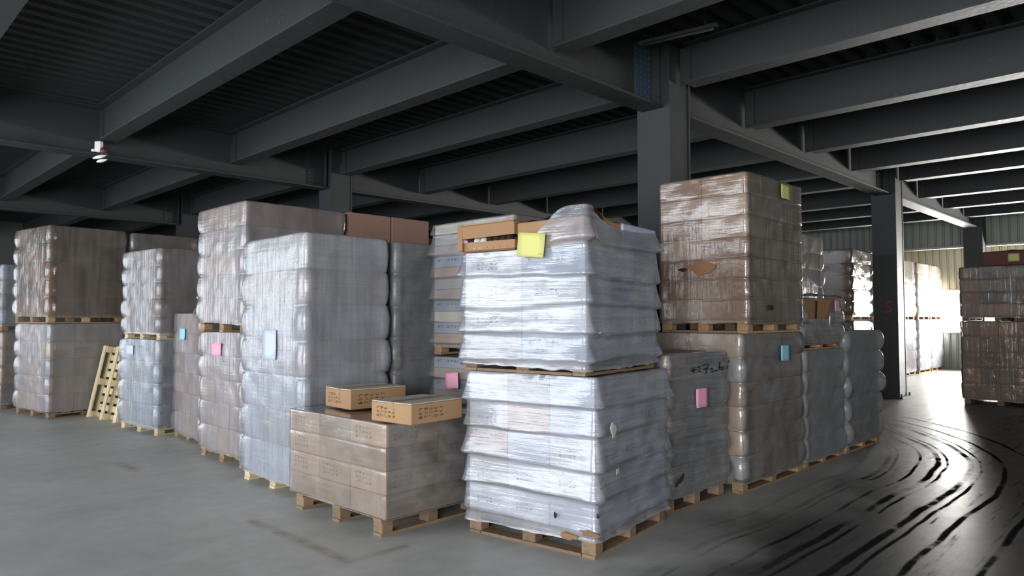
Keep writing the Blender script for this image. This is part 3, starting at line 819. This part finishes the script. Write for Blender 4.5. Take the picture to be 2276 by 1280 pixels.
s9 = load('greyish wrapped load with flared film foot, under the brown load at the aisle end', (2.82, 13.15), 1.15, 1.38, 8, 0, 0.1, 1.51, (3, 3, 5),
          ['mauve', 'grey', 'kraft_dull'], 'mauve', 'scallop', 0.04, 'wood_dark', 'u', group=GL, film_kw=dict(skirt=0.0))
s9b = load('brown carton load in shiny film, upper at the aisle end beyond the leaning pallet', (2.78, 13.14), 1.2, 1.42, 8, 1.514, 1.65, 3.09, (3, 3, 5),
           ['brown', 'brown', 'kraft_dark'], 'clear_s', 'scallop', 0.03, 'wood', 'both', group=GL)
s8 = load('dark brown load under the upper one, behind the leaning pallet', (4.02, 13.2), 1.1, 1.2, 0, 0, 0.12, 1.52, (2, 2, 5), ['brown', 'dark'], 'clear', 'scallop', 0.03, group=GL)
s8b = load('dark brown wrapped load set back behind the upper hazy load', (4.0, 13.15), 1.12, 1.2, 0, 1.524, 1.65, 3.06, (2, 2, 5), ['brown', 'dark'], 'clear_s', 'scallop', 0.03, group=GL)
s10 = load('dark brown carton load on the floor at the photo\'s left edge', (2.5, 15.0), 1.15, 1.2, 4, 0, 0.12, 1.36, (2, 2, 4), ['kraft_dark', 'maroon'], 'clear', 'flat', 0.01, 'wood_dark', group=GL)
s10b = load('silvery wrapped load cut by the photo\'s left edge', (2.48, 14.98), 1.15, 1.2, 4, 1.364, 1.5, 2.54, (2, 2, 4), ['grey', 'lavender'], 'wrinkled', 'scallop', 0.04, 'wood_dark', group=GL)
s7c = load('low dark load behind the leaning pallet', (3.86, 11.75), 1.1, 1.15, 0, 0, 0.12, 1.08, (2, 2, 4), ['brown', 'dark'], 'clear', 'scallop', 0.03, group=GL)

# leaning empty pallet, underside to the aisle
lean = tag(empty('wooden_pallet', (3.41, 12.54, 0.0), R(5.5)), 'empty pale wooden pallet leaning upright between two wrapped stacks', 'pallet')
lp = pallet(lean, 'stringers', 1.17, 1.13, 0.14, M['wood_pale'], 'u', nd=9)
tl = math.atan2(0.24, 1.15)
# local +z (deck side) faces away from the aisle, local x runs up the slope
lp.rotation_euler = (0, PI / 2 + tl, 0)
lp.location = (math.sin(tl) * 0.585, 0, math.cos(tl) * 0.585)

# --- second stack seen between the low cartons and the front corner
s11 = load('layered carton load with pink sheet, behind the low carton load', (4.5, 4.45), 1.15, 1.17, 0, 0, 0.12, 1.22, (2, 2, 10),
           ['mauve', 'blue'], 'clear_p', 'pagoda', 0.045, 'wood', 'u', group=GL, nofilm=True, rows_mats=[['kraft_dull'], ['blue']], inset=0.02)
obj('stretch_film', film_mesh(1.15, 1.17, 0, [0.12 + 0.22 * k for k in range(6)], 'pagoda', 0.05, 31.0), F['clear_p'], s11)
sheet(s11, 991, 827, 1020, 865, 'u', 'pink', 4.46, 0.05, R(-5))
s11b = load('tall load of alternating brown and blue cartons, behind the opened carton', (4.5, 4.45), 1.15, 1.17, 0, 1.24, 1.34, 2.54, (2, 2, 11),
            ['mauve', 'blue'], 'clear_p', 'pagoda', 0.045, 'wood', 'u', group=GL, nofilm=True, rows_mats=[['kraft_dull'], ['blue'], ['dusty'], ['blue'], ['mauve'], ['grey', 'blue'], ['kraft_dull'], ['blue'], ['mauve'], ['grey', 'blue'], ['dusty']], inset=0.02)
obj('stretch_film', film_mesh(1.15, 1.17, 0, [0.1 + 0.2182 * k for k in range(6)] + [1.3], 'pagoda', 0.05, 37.0), F['clear_p'], s11b)
sheet(s11b, 1034, 519, 1062, 551, 'u', 'pink', 4.46, 0.05)

# --- row along the truck lane
s12 = load('wrinkled dark load with handwriting and pink sheet, next to the front corner', (4.99, 3.18), 0.98, 1.1, 0, 0, 0.15, 1.3, (3, 2, 5),
           ['dark', 'kraft_dark', 'grey'], 'wrinkled', 'scallop', 0.035, 'wood_dark', 'u', group=GR, rows_mats=[['dark', 'kraft_dark'], ['dark', 'grey'], ['kraft_dark', 'dark'], ['kraft_dark', 'grey'], ['grey', 'kraft_dull']])
sheet(s12, 1551, 865, 1579, 903, 'v', 'pink', 3.15, 0.014)
s13 = load('clear-wrapped brown load with blue sheet, under the tallest lane stack', (6.08, 3.08), 1.34, 1.1, 0, 0, 0.11, 1.455, (3, 2, 6),
           ['kraft_dark', 'kraft_dull', 'grey'], 'clear', 'scallop', 0.035, 'wood', 'u', group=GR, film_kw=dict(r=0.05))
sheet(s13, 1737, 768, 1758, 800, 'v', 'sky', 3.06, 0.014)
s13b = load('shiny clear-wrapped brown carton load with yellow sheet, top of the tallest lane stack', (6.16, 3.05), 1.22, 0.97, 0, 1.459, 1.58, 2.965, (3, 2, 7),
            ['kraft_dark', 'kraft_dark', 'kraft_dull'], 'clear_s', 'flat', 0.012, 'wood', 'both', group=GR, film_kw=dict(r=0.045, tilt=0.02, wr=0.008))
sheet(s13b, 1736, 408, 1756, 445, 'v', 'yellow', 3.03, 0.02)
s14 = load('plain grey wrapped load carrying the half-open cartons', (7.5, 3.1), 1.1, 1.1, 0, 0, 0.1, 1.25, (2, 2, 5),
           ['grey', 'grey', 'kraft_dull'], 'dull', 'scallop', 0.035, 'wood', 'u', group=GR)
s15 = load('grey wrapped load with slack bulging edge, last on the floor beside the dark column', (8.74, 3.12), 1.2, 1.1, 0, 0, 0.11, 1.45, (2, 2, 5),
           ['grey', 'grey', 'mauve'], 'dull', 'scallop', 0.07, 'wood', 'u', group=GR)
s14b = load('low load of torn-open cartons in crumpled film, on the plain grey load', (7.5, 3.12), 1.13, 1.05, 0, 1.254, 1.345, 1.52, (2, 2, 1),
            ['grey', 'kraft_dull'], 'wrinkled', 'scallop', 0.03, 'wood', 'u', group=GR, nofilm=True)
def torn_low():
    root = s14b; hx, hy = 0.565, 0.525
    z = 1.525 - 1.254
    for k, (x, wd) in enumerate(((-0.33, 0.5), (0.22, 0.52))):
        obj('carton', box_mesh(wd, 0.5, 0.3, 0.006), M['kraft'], root, (x, -hy + 0.29, z + 0.15), (0, 0, R(3 - 5 * k)))
        obj('carton', box_mesh(wd, 0.5, 0.3, 0.006), M['kraft_dull'], root, (x, hy - 0.28, z + 0.15))
    obj('torn_gap', box_mesh(0.05, 0.02, 0.22, 0.004), M['inside'], root, (-0.055, -hy + 0.055, z + 0.16), (0, R(10), 0))
    tz = z + 0.33
    def edge(x, y):
        if y < -0.45:
            f = (x + hx) / (2 * hx)
            low = z + 0.07
            if f < 0.07: return low + (tz - low) * (1 - f / 0.07)
            if f < 0.62: return low
            g = min(1, (f - 0.62) / 0.22); return low + (tz - low) * g
        return tz
    me = film_mesh(1.13, 1.05, 0, [0.09, 0.27, 0.45, tz], 'scallop', 0.05, 55.0, top=edge, wr=0.014, tilt=0.02, cap=False, side=40)
    obj('stretch_film', me, F['wrinkled'], root)
    V, Fc = [], []
    for a in range(17):
        for b in range(13):
            x = -0.575 + 1.15 * a / 16; y = -0.56 + 1.1 * b / 12
            V.append((x, y, tz + 0.012 - (0.03 if b == 0 else 0) + 0.025 * nz(x * 4, y * 4, 8)))
    for a in range(16):
        for b in range(12): q = a * 13 + b; Fc.append((q, q + 13, q + 14, q + 1))
    obj('loose_film', mesh_of('loose', [(V, Fc)], True), F['wrinkled'], root)
torn_low()
sheet(s14b, 1853, 668, 1866, 692, 'v', 'pink', 3.1, 0.03)
s16 = load('hazy carton load standing behind the tallest lane stack, lower', (9.95, 4.3), 1.18, 1.1, 0, 0, 0.12, 1.44, (2, 2, 5), ['kraft_dull', 'grey'], 'mauve', 'scallop', 0.04, group=GR)
s16b = load('hazy carton load showing beside the tallest lane stack, over the torn cartons', (9.95, 4.3), 1.18, 1.1, 0, 1.444, 1.57, 2.84, (2, 2, 5), ['kraft_dull', 'grey'], 'mauve', 'scallop', 0.04, group=GR)
# handwriting on the wrinkled load
def marker():
    P = [[(0, .9), (.10, 1), (.22, .95), (.16, .5), (.10, 0)], [(.02, .5), (.2, .52)], [(.30, .35), (.38, .45), (.42, .3), (.34, .05), (.44, .02)],
         [(.50, .1), (.62, .12)], [(.68, .25), (.74, .95), (.70, .1), (.80, .1), (.82, .4), (.74, .35)], [(.88, .4), (.84, .1), (.93, .08), (.94, .4), (.88, .42)],
         [(1.0, .4), (.96, .12), (1.05, .1), (1.06, .42), (1.0, .42)], [(1.16, 1), (1.13, .7)], [(-.45, .9), (-.42, .4)], [(-.36, .95), (-.38, .3)], [(-.5, .6), (-.3, .62)], [(-.25, .8), (-.14, .9), (-.2, .4), (-.1, .3)]]
    a, b = on_v(1565, 832, 3.16), on_v(1622, 805, 3.16)
    sx, sz = (b.x - a.x) / 1.15, b.z - a.z
    cu = bpy.data.curves.new('marker', 'CURVE'); cu.dimensions = '3D'; cu.bevel_depth = 0.0045; cu.bevel_resolution = 1
    for st in P:
        sp = cu.splines.new('POLY'); sp.points.add(len(st) - 1)
        for q, (x, y) in zip(sp.points, st): q.co = (x * sx, 0, y * sz + x * 0.02, 1)
    o = bpy.data.objects.new('tmp', cu); C.objects.link(o)
    me = bpy.data.meshes.new_from_object(o.evaluated_get(bpy.context.evaluated_depsgraph_get())); bpy.data.objects.remove(o)
    me.materials.clear()
    q = obj('marker_writing', me, M['marker'], s12, (a.x - s12.location.x, -0.55 - 0.012, a.z))
marker()

def blob(root, name, loc, wd, h, face, m, seed, thick=0.006, rot=0.0):
    '''irregular patch lying on one side of a load: torn board, film scrap, smear'''
    n = 18; V, Fc = [], []
    for lay in (0, 1):
        for k in range(n):
            a_ = 2 * PI * k / n
            rr = 0.85 + 0.5 * nz(math.cos(a_) * 1.6 + seed, math.sin(a_) * 1.6, seed) + 0.35 * nz(math.cos(a_) * 5 + seed, math.sin(a_) * 5, seed)
            p, q = wd / 2 * rr * math.cos(a_), h / 2 * rr * math.sin(a_)
            p, q = p * math.cos(rot) - q * math.sin(rot), p * math.sin(rot) + q * math.cos(rot)
            d = thick * (lay - 0.5) + 0.006 * nz(p * 20, q * 20, seed)
            V.append((-d, p, q) if face == 'u' else (p, -d, q))
    Fc = [tuple(range(n)), tuple(range(2 * n - 1, n - 1, -1))] + [(k, k + n, (k + 1) % n + n, (k + 1) % n) for k in range(n)]
    return obj(name, mesh_of(name, [(V, Fc)]), m, root, loc)
def place(root, px, py, face, plane, lift):
    a_ = on_u(px, py, plane) if face == 'u' else on_v(px, py, plane)
    lc = Matrix.Rotation(-root.rotation_euler.z, 3, 'Z') @ (Vector((a_.x, a_.y, 0)) - Vector((root.location.x, root.location.y, 0)))
    hs = root['half']
    if face == 'u': lc.x = -hs[0] - lift
    else: lc.y = -hs[1] - lift
    return (lc.x, lc.y, a_.z - root.location.z)
blob(s13b, 'torn_board', place(s13b, 1563, 594, 'u', 6.15, 0.012), 0.34, 0.14, 'u', M['kraft_dark'], 2.0)
blob(s13b, 'torn_hole', place(s13b, 1518, 600, 'u', 6.15, 0.014), 0.12, 0.035, 'u', M['inside'], 5.0)
blob(s13b, 'torn_hole', place(s13b, 1713, 684, 'v', 3.04, 0.014), 0.10, 0.06, 'v', M['inside'], 8.0)
blob(s12, 'dark_smear', place(s12, 1515, 1068, 'v', 3.15, 0.016), 0.2, 0.05, 'v', M['inside'], 3.0, 0.004, R(32))
blob(s1, 'film_scrap', place(s1, 1356, 955, 'v', 2.95, 0.045), 0.09, 0.12, 'v', M['tin'], 9.0, 0.004)
blob(s1, 'film_scrap', place(s1, 1360, 1046, 'v', 2.95, 0.06), 0.06, 0.04, 'v', M['tin'], 12.0, 0.004)
blob(s1, 'torn_board', place(s1, 1262, 1192, 'u', 3.7, 0.012), 0.2, 0.045, 'u', M['kraft_dark'], 4.0, 0.012)
blob(s1, 'torn_board', place(s1, 1305, 1188, 'u', 3.7, 0.02), 0.15, 0.04, 'u', M['kraft_dark'], 6.0, 0.012)
blob(s1, 'ink_mark', place(s1, 1238, 1143, 'u', 3.7, 0.028), 0.035, 0.05, 'u', M['marker'], 7.0, 0.002)
blob(s1, 'ink_mark', place(s1, 1325, 1150, 'u', 3.7, 0.03), 0.03, 0.03, 'u', M['marker'], 1.0, 0.002)

# --- far end by the window
s17 = load('dark brown load on the floor just before the dark column, under the lit one', (13.85, 4.82), 1.08, 1.2, 0, 0, 0.12, 1.55, (2, 2, 5), ['maroon', 'brown'], 'clear_s', 'scallop', 0.04, group=GF)
s17b = load('dark brown load with brilliantly lit side, stacked beside the dark column', (13.85, 4.82), 1.08, 1.2, 0, 1.554, 1.66, 2.9, (2, 2, 5), ['maroon', 'brown'], 'clear_s', 'scallop', 0.04, group=GF)
s18 = load('sunlit wrapped load just past the dark column, lower', (21.3, 6.1), 1.2, 1.1, 0, 0, 0.12, 1.54, (2, 2, 5), ['white', 'kraft_dull'], 'grey', 'scallop', 0.03, group=GF)
s18b = load('sunlit wrapped load just past the dark column, upper', (21.3, 6.1), 1.2, 1.1, 0, 1.544, 1.68, 3.2, (2, 2, 5), ['white', 'kraft_dull'], 'clear', 'scallop', 0.03, group=GF)
for k, (u0, nm) in enumerate(((22.8, 'middle'), (24.08, 'last'))):
    load('sunlit wrapped load in the annex opening, %s of its row, lower' % nm, (u0, 6.1), 1.2, 1.1, 0, 0, 0.12, 1.54, (2, 2, 5), ['white', 'lavender'], 'grey', 'scallop', 0.03, group=GF)
    load('sunlit wrapped load in the annex opening, %s of its row, upper' % nm, (u0, 6.1), 1.2, 1.1, 0, 1.544, 1.68, 3.2, (2, 2, 5), ['white', 'kraft_dull'], 'clear', 'scallop', 0.03, group=GF)
s20 = load('brown wrapped load on the floor at the photo\'s right edge, lower of its stack', (15.55, 2.25), 1.2, 1.2, 0, 0, 0.1, 1.54, (2, 4, 5), ['brown', 'brown', 'kraft_dark'], 'clear_s', 'flat', 0.016, 'wood_dark', group=GF)
s20b = load('brown wrapped load at the photo\'s right edge, carrying a maroon carton', (15.55, 2.25), 1.2, 1.2, 0, 1.544, 1.635, 2.56, (2, 4, 4), ['brown', 'kraft_dark', 'dark'], 'clear_s', 'flat', 0.015, 'wood_dark', group=GF)
cb = tag(empty('cardboard_box', (16.0, 2.62, 2.575), 0), 'maroon carton with yellow sheet on top of the right-edge stack', 'cardboard box')
obj('body', box_mesh(0.7, 0.95, 0.26, 0.01), M['maroon'], cb, (0, 0, 0.13))
for s in (-1, 1): obj('flap', box_mesh(0.69, 0.47, 0.008), M['maroon'], cb, (0, s * 0.238, 0.265), (R(-s * 2), 0, 0))
obj('tape', box_mesh(0.70, 0.06, 0.003), M['trim'], cb, (0, 0, 0.281))
cb['half'] = [0.35, 0.475]
sheet(cb, 2240, 564, 2266, 580, 'u', 'yellow', 15.65, 0.006)

# --- emergency lamp hanging at the girder, and a bare batten by the column
e = on_v(222, 342, 11.95)
em = tag(empty('emergency_lamp', (e.x, e.y, e.z), R(-52)), 'white twin-headed emergency lamp with red lens hanging below the girder', 'emergency lamp')
obj('housing', box_mesh(0.10, 0.07, 0.16, 0.008), M['whiteplastic'], em, (-0.02, 0, 0.11))
obj('bracket', mesh_of('bracket', [box_data(0.02, 0.02, 0.26, 0, (0.0, 0.05, 0.14)), box_data(0.16, 0.02, 0.02, 0, (0.02, 0.05, 0.0))]), M['steel'], em)
obj('side_knob', mesh_of('knob', [cyl_data(0.022, 0.05, 12, axis='x')], True), M['whiteplastic'], em, (-0.105, 0, 0.06))
obj('red_lens', mesh_of('lens', [cyl_data(0.045, 0.07, 14, axis='x', r2=0.02)], True), M['red'], em, (0.075, -0.01, 0.04), (0, R(35), 0))
for k, (x, z, wd) in enumerate(((0.0, -0.045, 0.22), (0.04, -0.105, 0.17))):
    V, Fc = [], []
    for a in range(9):
        for b in range(12):
            t_ = a / 8; an = 2 * PI * b / 12; rr = 0.028 * math.sin(PI * (0.12 + 0.86 * t_)) + 0.003
            V.append(((t_ - 0.5) * wd, rr * 1.2 * math.cos(an), rr * 0.8 * math.sin(an)))
    for a in range(8):
        for b in range(12): Fc.append((a * 12 + b, a * 12 + (b + 1) % 12, (a + 1) * 12 + (b + 1) % 12, (a + 1) * 12 + b))
    Fc.append(tuple(range(11, -1, -1))); Fc.append(tuple(range(96, 108)))
    obj('lamp_head', mesh_of('head', [(V, Fc)], True), M['glassy'], em, (x, 0, z), (0, R(-10), 0))
a, b = on_v(1420, 74, 4.3), on_v(1596, 78, 3.45)
q = tag(empty('light_batten', ((a.x + b.x) / 2, (a.y + b.y) / 2, (a.z + b.z) / 2), math.atan2(b.y - a.y, b.x - a.x)), 'dark unlit batten hanging under the deck beside the column head', 'batten lamp')
Lb = (Vector((a.x, a.y)) - Vector((b.x, b.y))).length
obj('body', box_mesh(Lb, 0.05, 0.035, 0.004), M['deck'], q)
obj('tube', mesh_of('tube', [cyl_data(0.014, Lb - 0.1, 10, axis='x')], True), M['deck'], q, (0, 0, -0.03))
for s in (-1, 1): obj('hanger_rod', mesh_of('rod', [cyl_data(0.006, ZD + 0.05 - (a.z + b.z) / 2, 6)]), M['deck'], q, (s * Lb * 0.35, 0, (ZD + 0.05 - (a.z + b.z) / 2) / 2))
